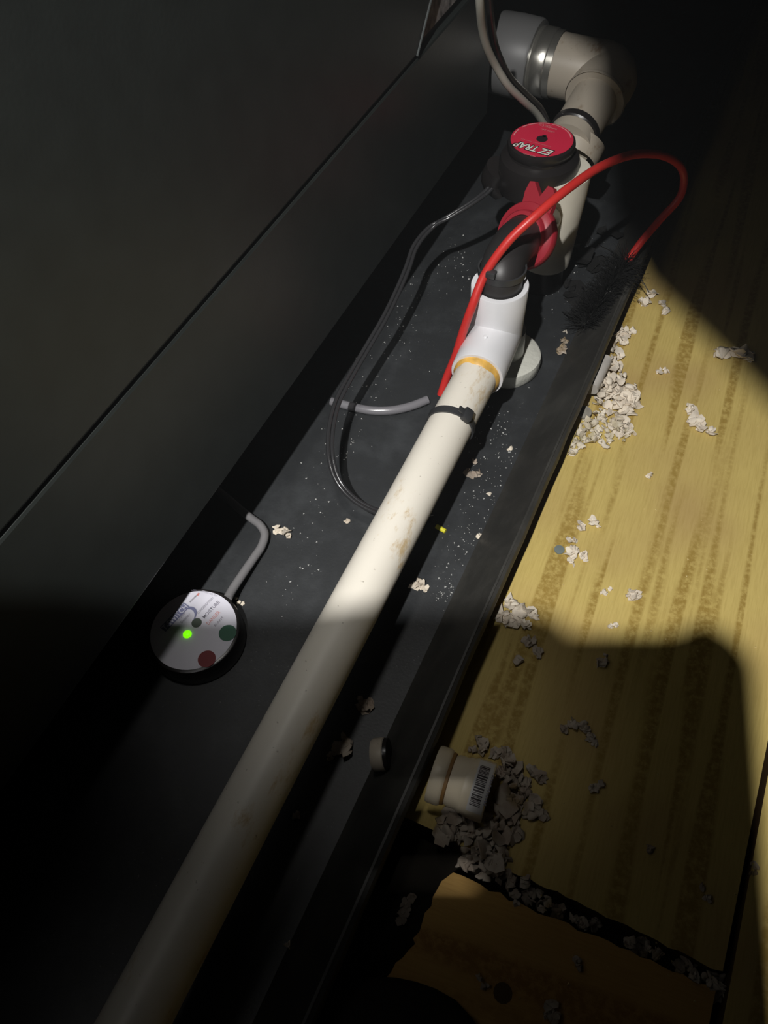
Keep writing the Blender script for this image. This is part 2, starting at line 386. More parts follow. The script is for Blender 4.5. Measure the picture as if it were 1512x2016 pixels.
panel('duct_liner', s2.y-0.02, YE-0.004, ZS+0.004, 0.90, m=M_DUCT, x=XC-0.0025, th=0.004, bev=0.0005)
for y in (-0.55, 0.05, 0.5):
    bm = bmesh.new(); box(bm, (-0.48, y, (ZC+0.002)/2+0.001), (0.4, 0.05, ZC-0.0005)); obj('support_rail', bm, M_BLK, ac, False)

# ------------------------------------------------------------------ drain pipe with elbow
AX = lambda y: Vector((-0.1085-(y-0.34)*-0.012*0, y, 0.050))
def axis_pt(px, py, z): return P(px, py, z)
y_end = 0.328
pa = Vector((-0.1045, -0.32, 0.050)); pb = Vector((-0.1105, y_end+0.02, 0.0505))
drain = thing('drain_pipe', 'long cream pvc drain pipe ending in a bright white elbow', 'pipe', (-0.108, 0.2, 0.037))
dirp = (pb-pa).normalized()
bm = bmesh.new(); lathe(bm, [(0.0108, 0), (0.01335, 0), (0.01335, (pb-pa).length), (0.0108, (pb-pa).length)], pa, dirp, 48); obj('pipe', bm, M_PVC, drain)
EC = Vector((-0.1135, 0.3705, 0.050))       # elbow centre
es = pa + dirp*((pb-pa).length-0.020)       # socket mouth
ETOP = 0.088
bm = bmesh.new()
dl = (EC-es).length; dv = (EC-es).normalized()
lathe(bm, [(0.0137, 0.012), (0.0142, 0.0), (0.0166, 0.0), (0.0169, 0.0008), (0.0170, 0.010), (0.0171, dl), (0.0160, dl+0.008), (0.0115, dl+0.0135), (0, dl+0.0155)], es, dv, 56)
lathe(bm, [(0.0170, -0.004), (0.0172, 0.012), (0.0178, ETOP-EC.z-0.0006), (0.0175, ETOP-EC.z), (0.0146, ETOP-EC.z), (0.0143, ETOP-EC.z-0.001), (0.0140, 0.018)], EC, (0.0, 0.0, 1), 56)
elbow = obj('elbow', bm, M_PVCW, drain); elbow['label'] = 'bright white elbow fitting'
bm = bmesh.new()
pm = P(955, 664, 0.0675); lathe(bm, [(0.0016, -0.002), (0.0015, 0.0003), (0.0009, 0.0008), (0, 0.0009)], pm, (-0.1, -0.5, 1), 16); obj('mould_mark', bm, M_PVCW, drain)
bm = bmesh.new(); rnd = random.Random(4); e1, e2, a_ = basis(dv); r1 = []; r2 = []; r3 = []
for i in range(48):
    th = 2*PI*i/48; u = e1*math.cos(th)+e2*math.sin(th); k = 0.5+0.5*noise.noise(Vector((math.cos(th)*1.6, math.sin(th)*1.6, 2)))
    r1.append(bm.verts.new(es+dv*0.0015+u*0.0150)); r2.append(bm.verts.new(es-dv*(0.0010+0.0022*k)+u*(0.01475))); r3.append(bm.verts.new(es-dv*(0.0016+0.0042*k)+u*0.0133))
for a, b in ((r1, r2), (r2, r3)):
    for i in range(48): j = (i+1) % 48; bm.faces.new((a[i], a[j], b[j], b[i]))
g = obj('glue_ring', bm, M_GLUE, drain); g['label'] = 'amber glue ring'
# round pad under the elbow
pc = Vector((-0.1110, 0.3905, 0.002))
bm = bmesh.new(); rnd = random.Random(6)
lathe(bm, [(0, 0), (0.0232, 0), (0.0244, 0.002), (0.0248, 0.009), (0.0243, 0.0115), (0.0228, 0.0125), (0.0175, 0.0130), (0.0125, 0.0140), (0.0120, 0.034)], pc, (0, 0, 1), 48)
for v in bm.verts:
    q = v.co-pc; f = 1+0.025*noise.noise(Vector((q.x*90, q.y*90, 0))); v.co.x = pc.x+q.x*f; v.co.y = pc.y+q.y*f
M_PADW = mat('pad_white', (0.64, 0.64, 0.57), 0.28, 0.5, bump=0.5, bscale=260)
tag(obj('round_pad', bm, M_PADW), 'round glue-smeared white pad under the white elbow', 'pad')

# ------------------------------------------------------------------ trap, collar, rubber tube
TC = Vector((-0.1165, 0.4865, 0.0))
trap = thing('condensate_trap', 'upright white trap body between red collar and red topped cap', 'trap', (TC.x, TC.y, 0.002))
bm = bmesh.new()
lathe(bm, [(0, 0.024), (0.0185, 0.024), (0.0190, 0.030), (0.0196, 0.060), (0.0205, 0.085), (0.0205, 0.098), (0, 0.0985)], TC, (0.04, -0.02, 1), 48); obj('trap_body', bm, M_TRAP, trap)
bm = bmesh.new()                                            # torn foot of the sleeve, flaring to the right
ft = [(1052, 548), (1070, 552), (1090, 545), (1108, 524), (1100, 508), (1098, 470), (1060, 500)]
vv = [bm.verts.new(P(x, y, z)) for (x, y), z in zip(ft, (.004, .003, .003, .006, .012, .03, .03))]
f0 = bm.faces.new(vv); bmesh.ops.triangulate(bm, faces=[f0])
bmesh.ops.solidify(bm, geom=bm.faces[:], thickness=0.0009); obj('torn_flap', bm, M_TRAP, trap, False)
# side outlet of trap, behind red collar
CN = Vector((-0.30, -0.80, 0.52)).normalized()              # collar faces the camera, lower left
CCc = P(1034, 464, 0.086)
bm = bmesh.new(); sweep(bm, [CCc-CN*0.002, CCc-CN*0.012, Vector((TC.x, TC.y-0.008, 0.070))], 0.0118, 28); obj('outlet_neck', bm, M_TRAP, trap)
bm = bmesh.new(); lathe(bm, [(0, 0.002), (0.0165, 0.002), (0.0160, 0.012), (0.0150, 0.0245), (0, 0.0245)], TC, (0, 0, 1), 32); o = obj('foot', bm, M_BLK, trap); o['label'] = 'black rubber foot'
collar = thing('union_collar', 'red plastic wing collar on front of the white trap', 'collar', CCc)
bm = bmesh.new()
lathe(bm, [(0.0125, -0.005), (0.0205, -0.005), (0.0212, -0.004), (0.0212, 0.0005), (0.0204, 0.0016), (0.0165, 0.0020), (0.0158, 0.0026), (0.0155, 0.0060), (0.0148, 0.0068), (0.0125, 0.0070), (0.0120, 0.0045), (0.0118, -0.005)], CCc, CN, 56, closed=True)
obj('ring', bm, M_RED, collar)
e1, e2, _ = basis(CN)
upv = (Vector((0, 0, 1))-CN*CN.z).normalized(); rtv = upv.cross(CN).normalized()
if rtv.dot(RX) < 0: rtv = -rtv
def wing(poly):
    bm = bmesh.new(); lo = -0.0035; hi = 0.0010
    A = [bm.verts.new(CCc+rtv*x+upv*y+CN*lo) for x, y in poly]; B = [bm.verts.new(CCc+rtv*x+upv*y+CN*hi) for x, y in poly]
    bm.faces.new(A); bm.faces.new(B)
    for i in range(len(poly)):
        j = (i+1) % len(poly); bm.faces.new((A[i], A[j], B[j], B[i]))
    bmesh.ops.triangulate(bm, faces=bm.faces[:]); return obj('wing', bm, M_RED, collar, False)
wing([(-0.0105, 0.014), (-0.0125, 0.024), (-0.0118, 0.0305), (-0.0085, 0.0315), (-0.0010, 0.0250), (-0.0005, 0.017)])
wing([(-0.0005, 0.017), (-0.0010, 0.0250), (0.0015, 0.0325), (0.0055, 0.0325), (0.0090, 0.0290), (0.0105, 0.022), (0.0105, 0.014)])
wing([(0.0015, -0.017), (0.0030, -0.0335), (0.0075, -0.0350), (0.0090, -0.033), (0.0088, -0.017)])
# rubber tube from collar down into elbow
tb = [CCc+CN*-0.004, CCc+CN*0.006, CCc+CN*0.0150+Vector((0, 0, 0.002)), P(984, 506, 0.082)*0.45+P(1000, 480, 0.075)*0.55, Vector((-0.1150, 0.3715+0.012, 0.100)), Vector((-0.1138, 0.3706, 0.086)), Vector((-0.1135, 0.3705, 0.066))]
rub = thing('rubber_connector', 'black rubber tube bending from red collar into the white elbow', 'tube', tb[-1])
q0 = Vector((-0.1135, 0.3705, 0.066)); q1 = Vector((-0.1136, 0.3708, 0.090)); q2 = Vector((-0.1150, 0.3735, 0.1035)); q3 = CCc+CN*0.010
sp = [((1-t)**3)*(CCc-CN*0.004)+3*(1-t)**2*t*q3+3*(1-t)*t*t*q2+t**3*q1 for t in [i/16 for i in range(17)]]+[q0]
bm = bmesh.new(); sweep(bm, sp, 0.0136, 28); obj('tube', bm, M_RUB, rub)

# ------------------------------------------------------------------ float switch cap with red label
CAPZ = 0.116
cl = P(1067, 274, CAPZ); cl2 = Vector((cl.x, cl.y, 0))
sw = thing('float_switch', 'black round switch cap with red printed label on white trap', 'switch', (cl.x, cl.y, 0.085))
bm = bmesh.new()
lathe(bm, [(0, CAPZ-0.0004), (0.0205, CAPZ-0.0004), (0.0222, CAPZ-0.0012), (0.0226, CAPZ-0.0030), (0.0222, CAPZ-0.006), (0.0210, CAPZ-0.0075), (0.0212, CAPZ-0.009), (0.0262, CAPZ-0.0115), (0.0272, CAPZ-0.015), (0.0272, CAPZ-0.032), (0.0266, CAPZ-0.033), (0.0205, CAPZ-0.033)], cl2, (0, 0, 1), 56)
obj('housing', bm, M_BLK, sw)
bm = bmesh.new()                                            # side bracket lug in front of the cap, at left
lug = spline([P(1010, 330, 0.098), P(1012, 352, 0.090), P(1022, 372, 0.083)], 5)
sweep(bm, lug, 0.010, 16); lug2 = spline([P(985, 330, 0.095), P(975, 352, 0.085), P(990, 368, 0.078)], 5); sweep(bm, lug2, 0.010, 14); obj('lug', bm, M_BLK, sw)
exl = P(1013, 282, CAPZ)-P(1085, 302, CAPZ)
ML = frame(Vector((cl.x, cl.y, CAPZ+0.0001)), exl)
bm = bmesh.new(); disc(bm, ML, 0.0206); lab = obj('printed_label', bm, M_LABR, sw, False); lab['label'] = 'red printed disc'
def at(M, px, py, z): return M.inverted() @ P(px, py, z)
def T(M, x, y, z): return M @ Matrix.Translation((x, y, z))
bm = bmesh.new(); disc(bm, ML, 0.0037, 0.0003, 0.0004, 24); q = at(ML, 1065, 262, CAPZ); disc(bm, ML, 0.0015, 0.0003, 0.0004, 12, 0.0, -0.0036); obj('centre_hole', bm, M_INK, lab, False)
c0 = P(1049, 292, CAPZ+0.0006)
MT = frame(c0, exl)
tx = text('lettering', 'EZ TRAP', T(MT, 0, 0, 0), 0.0266, 0.0064, M_WHT, lab, shear=0.25, offset=0.02)
tx2 = text('lettering_shadow', 'EZ TRAP', T(MT, 0.0003, -0.0004, -0.0002), 0.0284, 0.0080, M_INK, lab, shear=0.25, offset=0.06)
tx3 = text('small_print', 'CONDENSATE TRAP KIT', T(frame(P(1055, 281, CAPZ+0.0006), exl), 0, 0, 0), 0.0215, 0.0008, M_PINK, lab)
for i, (s_, px, py, wd) in enumerate((('www', 1078, 254, 0.007), ('OVERFLOW', 1078, 247, 0.010), ('SWITCH', 1074, 243, 0.006))):
    text('small_print', ('USES 24V', 'SAFETY', 'SWITCH')[i], frame(P(px, py+3, CAPZ+0.0006), exl), wd*1.4, 0.0016, M_PINK, lab)
text('small_print', 'MADE IN USA', frame(P(1042, 305, CAPZ+0.0006), exl), 0.009, 0.0014, M_PINK, lab)
bm = bmesh.new()                                            # pale line of print along the border
for a0, a1 in ((-150, -85), (-80, -20), (-10, 15)):
    prev = None
    for k in range(21):
        th = math.radians(a0+(a1-a0)*k/20); c, s_ = math.cos(th), math.sin(th)
        cur = [bm.verts.new(ML @ Vector((c*r, s_*r, 0.0004))) for r in (0.0185, 0.0193)]
        if prev: bm.faces.new((prev[0], prev[1], cur[1], cur[0]))
        prev = cur
obj('border_print', bm, M_PINK, lab, False)
# pale switch cable rising behind the cap
cab = [P(1072, 246, 0.098), P(1055, 222, 0.112), P(1030, 198, 0.128), P(1000, 168, 0.145), P(975, 128, 0.162), P(958, 92, 0.178), P(949, 55, 0.193), P(945, 10, 0.21), P(944, -40, 0.225)]
bm = bmesh.new(); sweep(bm, spline(cab, 8), 0.0024, 12); o = obj('cable', bm, M_CABLEW, sw); o['label'] = 'pale grey cable'
cab = [P(1078, 242, 0.094), P(1062, 212, 0.105), P(1035, 186, 0.12), P(1006, 156, 0.137), P(985, 118, 0.155), P(972, 80, 0.17), P(965, 30, 0.19), P(960, -30, 0.21)]
bm = bmesh.new(); sweep(bm, spline(cab, 8), 0.0024, 12); o = obj('cable', bm, M_BLK, sw); o['label'] = 'glossy black cable'

# ------------------------------------------------------------------ inlet pipe behind the trap
IZ = 0.100
ie = P(1198, 150, IZ)                        # elbow corner
inl = thing('inlet_pipe', 'dim grey inlet pipe with elbow and clamped coupling behind the trap', 'pipe', (ie.x, ie.y, IZ))
t_in = P(1128, 268, IZ-0.012)
dr = (t_in-ie); 
corner = ie
xin = Vector((-1, 0.03, 0.03)).normalized()
bm = bmesh.new()
arc = []
p_a = corner+xin*0.050; p_b = corner+xin*0.016; p_c = corner+dr.normalized()*0.012; p_d = corner+dr.normalized()*0.028
bez = [p_a, p_a.lerp(p_b, .5), p_b] + [((1-t)**2)*p_b+2*t*(1-t)*(corner+(-xin+(-dr.normalized()))*0.004)+t*t*p_c for t in (0.15, 0.3, 0.45, 0.6, 0.75, 0.9)] + [p_c, p_c.lerp(p_d, .6), p_d]
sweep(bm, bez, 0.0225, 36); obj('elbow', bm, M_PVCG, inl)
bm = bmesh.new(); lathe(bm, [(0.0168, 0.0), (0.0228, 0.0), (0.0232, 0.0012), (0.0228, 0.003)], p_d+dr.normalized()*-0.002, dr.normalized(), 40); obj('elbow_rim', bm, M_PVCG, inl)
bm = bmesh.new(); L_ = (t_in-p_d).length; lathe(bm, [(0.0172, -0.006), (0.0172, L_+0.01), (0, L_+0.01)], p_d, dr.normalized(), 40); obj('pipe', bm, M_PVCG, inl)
bm = bmesh.new(); lathe(bm, [(0.0235, 0.040), (0.0235, 0.0605)], corner, xin, 40); lathe(bm, [(0.0237, 0.045), (0.0243, 0.046), (0.0243, 0.056), (0.0237, 0.057)], corner, xin, 40); b_ = obj('clamp_band', bm, M_BAND, inl); b_['label'] = 'shiny metal clamp band'
bm = bmesh.new(); lathe(bm, [(0.022, 0.058), (0.0275, 0.058), (0.0285, 0.060), (0.0290, 0.075), (0.0285, 0.090), (0.0265, 0.094), (0.0265, 0.110), (0.022, 0.112)], corner, xin, 44); c_ = obj('coupling', bm, M_COUP, inl); c_['label'] = 'grey rubber coupling'
bm = bmesh.new(); jn = P(1140, 262, IZ-0.012); lathe(bm, [(0.0176, -0.002), (0.0186, -0.001), (0.0186, 0.004), (0.0176, 0.005)], t_in-dr.normalized()*0.004, dr.normalized(), 36); obj('black_band', bm, M_BLK, inl)
bm = bmesh.new()
lathe(bm, [(0.0150, 0.0), (0.0195, 0.002), (0.0196, 0.010), (0.0185, 0.016)], P(1136, 284, 0.085)+Vector((0.0, 0.010, 0)), dr.normalized()+Vector((-0.1, -0.1, -0.6)), 36); o = obj('socket', bm, M_PVCG, inl); o['label'] = 'pale socket end'  # white socket given the greyer plastic for its half shade

# ------------------------------------------------------------------ cleaning brush with red rod
br = thing('cleaning_brush', 'black bristle brush on a bent red rod beside the trap', 'brush', P(1190, 560, 0.004))
rod = [P(868, 778, 0.020), P(880, 742, 0.032), P(897, 700, 0.048), P(912, 652, 0.066), P(930, 602, 0.084), P(955, 540, 0.100), P(1002, 474, 0.118), P(1060, 420, 0.130), P(1120, 370, 0.134), P(1185, 327, 0.130), P(1250, 304, 0.118), P(1310, 308, 0.102), P(1344, 336, 0.085), P(1340, 385, 0.068), P(1300, 432, 0.054), P(1265, 473, 0.044), P(1234, 516, 0.034)]
bm = bmesh.new(); sweep(bm, spline(rod, 8), 0.0027, 14); o = obj('rod', bm, M_ROD, br); o['label'] = 'flexible red rod'
A = P(1234, 516, 0.034); B = P(1150, 640, 0.016)
bm = bmesh.new(); sweep(bm, [A.lerp(B, i/20)+Vector((0.0004*math.sin(i*2.2), 0.0004*math.cos(i*2.2), 0)) for i in range(-1, 21)], 0.0009, 8)
sweep(bm, spline([P(1178, 482, 0.03), P(1205, 496, 0.034), A, P(1252, 535, 0.03), P(1278, 575, 0.02)], 6), 0.00035, 6); obj('wire_stem', bm, M_STEEL, br)
bm = bmesh.new(); rnd = random.Random(21); ax = (B-A); e1, e2, a_ = basis(ax)
for i in range(1500):
    t = rnd.random(); th = rnd.uniform(0, 2*PI); c = A+ax*t; L_ = rnd.uniform(0.012, 0.0185)
    u = (e1*math.cos(th)+e2*math.sin(th)+a_*rnd.uniform(-0.5, 0.5)).normalized()
    tip = c+u*L_
    if tip.z < 0.003: tip.z = rnd.uniform(0.0025, 0.006)
    mid = c.lerp(tip, 0.5)+Vector((rnd.gauss(0, .001), rnd.gauss(0, .001), abs(rnd.gauss(0, .001))))
    s_ = u.orthogonal().normalized()*0.00022; s2_ = u.cross(s_)
    v = [[bm.verts.new(p+s_*math.cos(k*2.094)*f+s2_*math.sin(k*2.094)*f) for k in range(3)] for p, f in ((c, 1), (mid, 1), (tip, 0.6))]
    for a, b in zip(v, v[1:]):
        for k in range(3): j = (k+1) % 3; bm.faces.new((a[k], a[j], b[j], b[k]))
M_BRI = mat('bristle_nylon', (0.014, 0.014, 0.014), 0.2, 0.6)
obj('bristles', bm, M_BRI, br, True, 'stuff')

# ------------------------------------------------------------------ cable ties
def tie(label, c, axis, r, head_dir, width=0.0046, rod_in=False):
    z = thing('cable_tie', label, 'cable tie', c)
    bm = bmesh.new(); lathe(bm, [(r, -width/2), (r+0.0011, -width/2), (r+0.0012, 0), (r+0.0011, width/2), (r, width/2)], c, axis, 44, closed=True); obj('strap', bm, M_TIE, z)
    a = Vector(axis).normalized(); h = Vector(head_dir); h = (h-a*h.dot(a)).normalized(); t = a.cross(h)
    M = Matrix(((a.x, t.x, h.x, 0), (a.y, t.y, h.y, 0), (a.z, t.z, h.z, 0), (0, 0, 0, 1)))
    bm = bmesh.new(); box(bm, c+h*(r+0.0022), (width*1.75, 0.0058, 0.0046), M, 0.0009); obj('head', bm, M_TIE, z)
    bm = bmesh.new(); box(bm, c+h*(r+0.003)+t*-0.0045, (width*0.8, 0.0045, 0.0013), M, 0.0003); obj('tail', bm, M_TIE, z)
    return z
tcen = pa+dirp*((P(880, 824, 0.055).y-pa.y)/dirp.y)
tie('black cable tie around the cream drain pipe', tcen, dirp+Vector((-0.10, 0, 0.05)), 0.0136, Vector((0.62, -0.15, 0.75)))
tc2 = P(957, 540, 0.0985)
bm = bmesh.new()
tt = (P(1002, 474, 0.118)-P(930, 602, 0.084)).normalized()
z = thing('cable_tie', 'small black cable tie holding the red rod above white elbow', 'cable tie', tc2)
lathe(bm, [(0.0027, -0.0018), (0.0038, -0.0018), (0.0039, 0), (0.0038, 0.0018), (0.0027, 0.0018)], tc2, tt, 24, closed=True); obj('strap', bm, M_TIE, z)
bm = bmesh.new(); box(bm, tc2+Vector((0.004, -0.0025, 0.003)), (0.006, 0.005, 0.004), None, 0.0008); obj('head', bm, M_TIE, z)
bm = bmesh.new(); lathe(bm, [(0.0138, -0.002), (0.0149, -0.002), (0.0149, 0.002), (0.0138, 0.002)], Vector((-0.1139, 0.3735, 0.0965)), (0, 0.05, 1), 36, closed=True); obj('loop', bm, M_TIE, z)

# ------------------------------------------------------------------ twin black cord
cord = [P(985, 352, 0.085), P(955, 380, 0.082), P(925, 402, 0.078), P(882, 428, 0.072), P(848, 448, 0.066), P(818, 484, 0.062), P(802, 528, 0.058), P(782, 575, 0.054), P(756, 628, 0.050), P(722, 686, 0.046), P(686, 748, 0.043), P(663, 795, 0.041), P(651, 850, 0.039), P(652, 905, 0.035), P(668, 950, 0.029), P(700, 985, 0.022), P(745, 1008, 0.016), P(800, 1018, 0.010), P(850, 1010, 0.006)]
sp = spline(cord, 8)
tw = thing('twin_cord', 'thin glossy black twin cord looping down left of the pipe', 'cord', P(663, 795, 0.041))
for k in (-1, 1):
    bm = bmesh.new(); q = []
    for i, p in enumerate(sp):
        t = (sp[min(i+1, len(sp)-1)]-sp[max(i-1, 0)]).normalized(); s_ = t.cross(Vector((0.2, 0.3, 0.9))).normalized()
        q.append(p+s_*k*0.0013)
    sweep(bm, q, 0.00135, 10); obj('strand', bm, mat('cord_black', (0.030, 0.030, 0.032), 0.22, 0.6) if k < 0 else bpy.data.materials['cord_black'], tw)

# ------------------------------------------------------------------ short piece of cloudy tubing
pts = [P(652, 790, 0.0052), P(690, 800, 0.005), P(730, 808, 0.005), P(770, 808, 0.005), P(808, 800, 0.005), P(842, 787, 0.0052)]
bm = bmesh.new(); sp = spline(pts, 8); sweep(bm, sp, 0.0030, 16, cap=False); sweep(bm, sp, 0.0019, 16, cap=False)
tag(obj('tubing_piece', bm, M_CLEAR), 'short bowed piece of grey tubing lying left of the pipe', 'tubing')

# ------------------------------------------------------------------ moisture sensor puck
DZ = 0.0165
dc = P(381, 1239, DZ); DR = 0.0242
ms = thing('moisture_sensor', 'round black sensor puck with white label and lit green lamp', 'sensor', (dc.x, dc.y, 0.002))
d0 = Vector((dc.x, dc.y, 0))
bm = bmesh.new(); lathe(bm, [(0, 0.0021), (0.0265, 0.0021), (0.0270, 0.0035), (0.0264, DZ-0.003), (0.0258, DZ-0.0006), (0.0250, DZ-0.0002), (0, DZ-0.0002)], d0, (0, 0, 1), 56); obj('case', bm, M_BLK, ms)
exs = P(367, 1191, DZ)-P(336, 1223, DZ)
MS = frame(Vector((dc.x, dc.y, DZ+0.0001)), exs)
bm = bmesh.new(); disc(bm, MS, DR); wl = obj('printed_label', bm, M_LABW, ms, False); wl['label'] = 'white printed disc'
def sp_at(px, py, e=0.0004): return frame(P(px, py, DZ+e), exs)
def dots(name, px, py, r, m, e=0.0004, par=None):
    bm = bmesh.new(); disc(bm, sp_at(px, py, e), r, 0, 0.0003, 32); return obj(name, bm, m, par or wl, False)
dots('small_window', 387, 1226, 0.0029, M_SCREW)
dots('green_dot', 448, 1246, 0.0049, M_DOTG); dots('maroon_dot', 407, 1297, 0.0049, M_DOTR)
bm = bmesh.new(); q = P(369, 1249, DZ); lathe(bm, [(0, 0.0022), (0.0016, 0.0018), (0.0024, 0.0006), (0.0025, -0.001)], q, (0, 0, 1), 24); led = obj('lamp', bm, M_LED, ms); led['label'] = 'glowing green lamp'
# blue grey banner with SWITCH and swoosh
a0 = MS.inverted() @ P(333, 1226, DZ); a1 = MS.inverted() @ P(369, 1188, DZ)
bm = bmesh.new(); MB = sp_at(350, 1209); L2 = (a1-a0).length
quad(bm, MB, -L2*0.80, -0.0023, L2*0.50, 0.0023); obj('banner', bm, M_INKB, wl, False)
text('lettering', 'T-SWITCH', T(sp_at(350, 1209, 0.0007), -L2*0.16, 0, 0), L2*1.22, 0.0037, M_LABW, wl, offset=0.01)
bm = bmesh.new(); prev = None
c1 = MS.inverted() @ P(367, 1212, DZ)
for k in range(25):
    th = math.radians(95-175*k/24); wv = 0.0003+0.0016*math.sin(PI*k/24)
    cur = [bm.verts.new(MS @ Vector((c1.x-0.001+r*math.cos(th), c1.y-0.0006+0.8*r*math.sin(th), 0.0004))) for r in (0.0062-wv*0.5, 0.0062+wv*0.5)]
    if prev: bm.faces.new((prev[0], prev[1], cur[1], cur[0]))
    prev = cur
obj('swoosh', bm, M_INKB, wl, False)
text('lettering', 'Liquid', sp_at(357, 1214), 0.0050, 0.0017, M_INKG, wl)
text('lettering', 'Detector', sp_at(365, 1217), 0.0070, 0.0017, M_INKG, wl)
text('lettering', 'CONDENSATION', sp_at(404, 1192), 0.0125, 0.0015, M_INKG, wl)
text('lettering', 'MOISTURE', sp_at(415.5, 1200), 0.0125, 0.0022, M_INKG, wl, offset=0.01)
text('lettering', 'DANGER', sp_at(420, 1216), 0.0095, 0.0022, M_INKR, wl)
text('lettering', 'ALARM', sp_at(430, 1224), 0.0068, 0.0014, M_INKG, wl)
text('lettering', 'USA', frame(P(382, 1162, DZ+0.0004), P(400, 1162, DZ)-P(382, 1162, DZ)), 0.0030, 0.0010, M_INKG, wl)
text('lettering', 'RECTORSEAL', sp_at(381, 1178), 0.0058, 0.0009, M_INK, wl)
bm = bmesh.new(); quad(bm, sp_at(390, 1170), -0.0009, -0.0006, 0.0009, 0.0006); obj('red_mark', bm, M_INKR, wl, False)
text('lettering', 'MODEL NO. SS3', frame(P(412, 1168, DZ+0.0004), P(432, 1177, DZ)-P(395, 1164, DZ)), 0.0098, 0.0012, M_INKF, wl)
pts = [P(448, 1178, 0.014), P(458, 1160, 0.012), P(478, 1130, 0.010), P(500, 1098, 0.008), P(515, 1075, 0.007), P(521, 1052, 0.007), P(512, 1034, 0.007), P(494, 1020, 0.007), P(474, 1004, 0.007), P(440, 975, 0.0065), P(380, 930, 0.006)]
bm = bmesh.new(); sweep(bm, spline(pts, 8), 0.0026, 14); o = obj('cable', bm, M_CABLE, ms); o['label'] = 'grey cable'

# ------------------------------------------------------------------ pvc fitting with barcode sticker, and small cap
FZ = 0.0148
fa = P(853, 1522, FZ); fb = P(963, 1562, FZ); fa.z = fb.z = FZ; fd = (fb-fa); FL = fd.length
fit = thing('pvc_fitting', 'yellowed white pvc fitting with barcode sticker lying on the plywood', 'pipe fitting', (fa.x, fa.y, 0))
bm = bmesh.new()
lathe(bm, [(0.00956, 0.010), (0.01001, 0.0), (0.01347, 0.0), (0.01392, 0.0010), (0.01392, 0.0058), (0.01329, 0.0068), (0.01201, 0.0078), (0.01183, 0.0092), (0.01256, 0.0104), (0.01265, 0.0150), (0.01329, 0.0158), (0.01347, 0.0168), (0.01329, 0.0178), (0.01420, 0.0195), (0.01438, FL-0.0008), (0.01401, FL), (0.01165, FL), (0.01138, FL-0.012)], fa, fd, 48)
obj('body', bm, M_FIT, fit)
fx = fd.normalized(); upf = (Vector((0.0, -0.18, 1))-fx*fx.dot(Vector((0.0, -0.18, 1)))).normalized(); sidef = fx.cross(upf)
def cyl_patch(x0, x1, a0, a1, r, n=10):
    bm = bmesh.new(); prev = None
    for k in range(n+1):
        th = math.radians(a0+(a1-a0)*k/n); u = upf*math.cos(th)+sidef*math.sin(th)
        cur = [bm.verts.new(fa+fx*x+u*r) for x in (x0, x1)]
        if prev: bm.faces.new((prev[0], prev[1], cur[1], cur[0]))
        prev = cur
    return bm
bm = bmesh.new(); lathe(bm, [(0.0119, 0.0070), (0.0129, 0.0072), (0.0127, 0.0086), (0.0119, 0.0090)], fa, fd, 40); o = obj('stained_groove', bm, mat('brown_stain', (0.20, 0.105, 0.03), 0.6), fit); o['label'] = 'brown stained groove'
st = obj('sticker', cyl_patch(0.0203, FL-0.0006, -62, 52, 0.01452, 16), M_STICK, fit)
bm = bmesh.new(); rnd = random.Random(8); a = -44.0
while a < 38:
    wd = rnd.choice((1.2, 1.8, 2.8, 3.4)); b2 = cyl_patch(0.0212, 0.0262, a, a+wd, 0.01464, 2)
    me = bpy.data.meshes.new('t'); b2.to_mesh(me); b2.free(); bm.from_mesh(me); bpy.data.meshes.remove(me); a += wd+rnd.choice((1.0, 1.4, 2.0))
obj('barcode', bm, M_INK, st, False, 'stuff')
bm = bmesh.new()
for a in range(-30, 26, 5):
    b2 = cyl_patch(0.0275, 0.0283+rnd.random()*0.0006, a, a+3.2, 0.01464, 1); me = bpy.data.meshes.new('t'); b2.to_mesh(me); b2.free(); bm.from_mesh(me); bpy.data.meshes.remove(me)
obj('small_print', bm, M_INKG, st, False, 'stuff')
bc = P(744, 1478, 0.020); 
cp = thing('pipe_cap', 'small whitish cap with glossy dark rim leaning near the pan rim', 'pipe cap', (bc.x, bc.y, 0.002))
bm = bmesh.new(); axn = (RX*0.93-RZ*0.20-RY*0.12).normalized()
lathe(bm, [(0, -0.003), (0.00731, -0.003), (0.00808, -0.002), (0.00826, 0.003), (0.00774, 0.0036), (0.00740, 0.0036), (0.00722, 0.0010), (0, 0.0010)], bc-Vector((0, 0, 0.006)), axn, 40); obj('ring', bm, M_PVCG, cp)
bm = bmesh.new(); lathe(bm, [(0.00783, 0.0030), (0.00783, 0.0042), (0.00757, 0.0054), (0.00688, 0.0056), (0, 0.0050)], bc-Vector((0, 0, 0.006)), axn, 40); o = obj('dark_rim', bm, M_BLK, cp); o['label'] = 'glossy black rim'

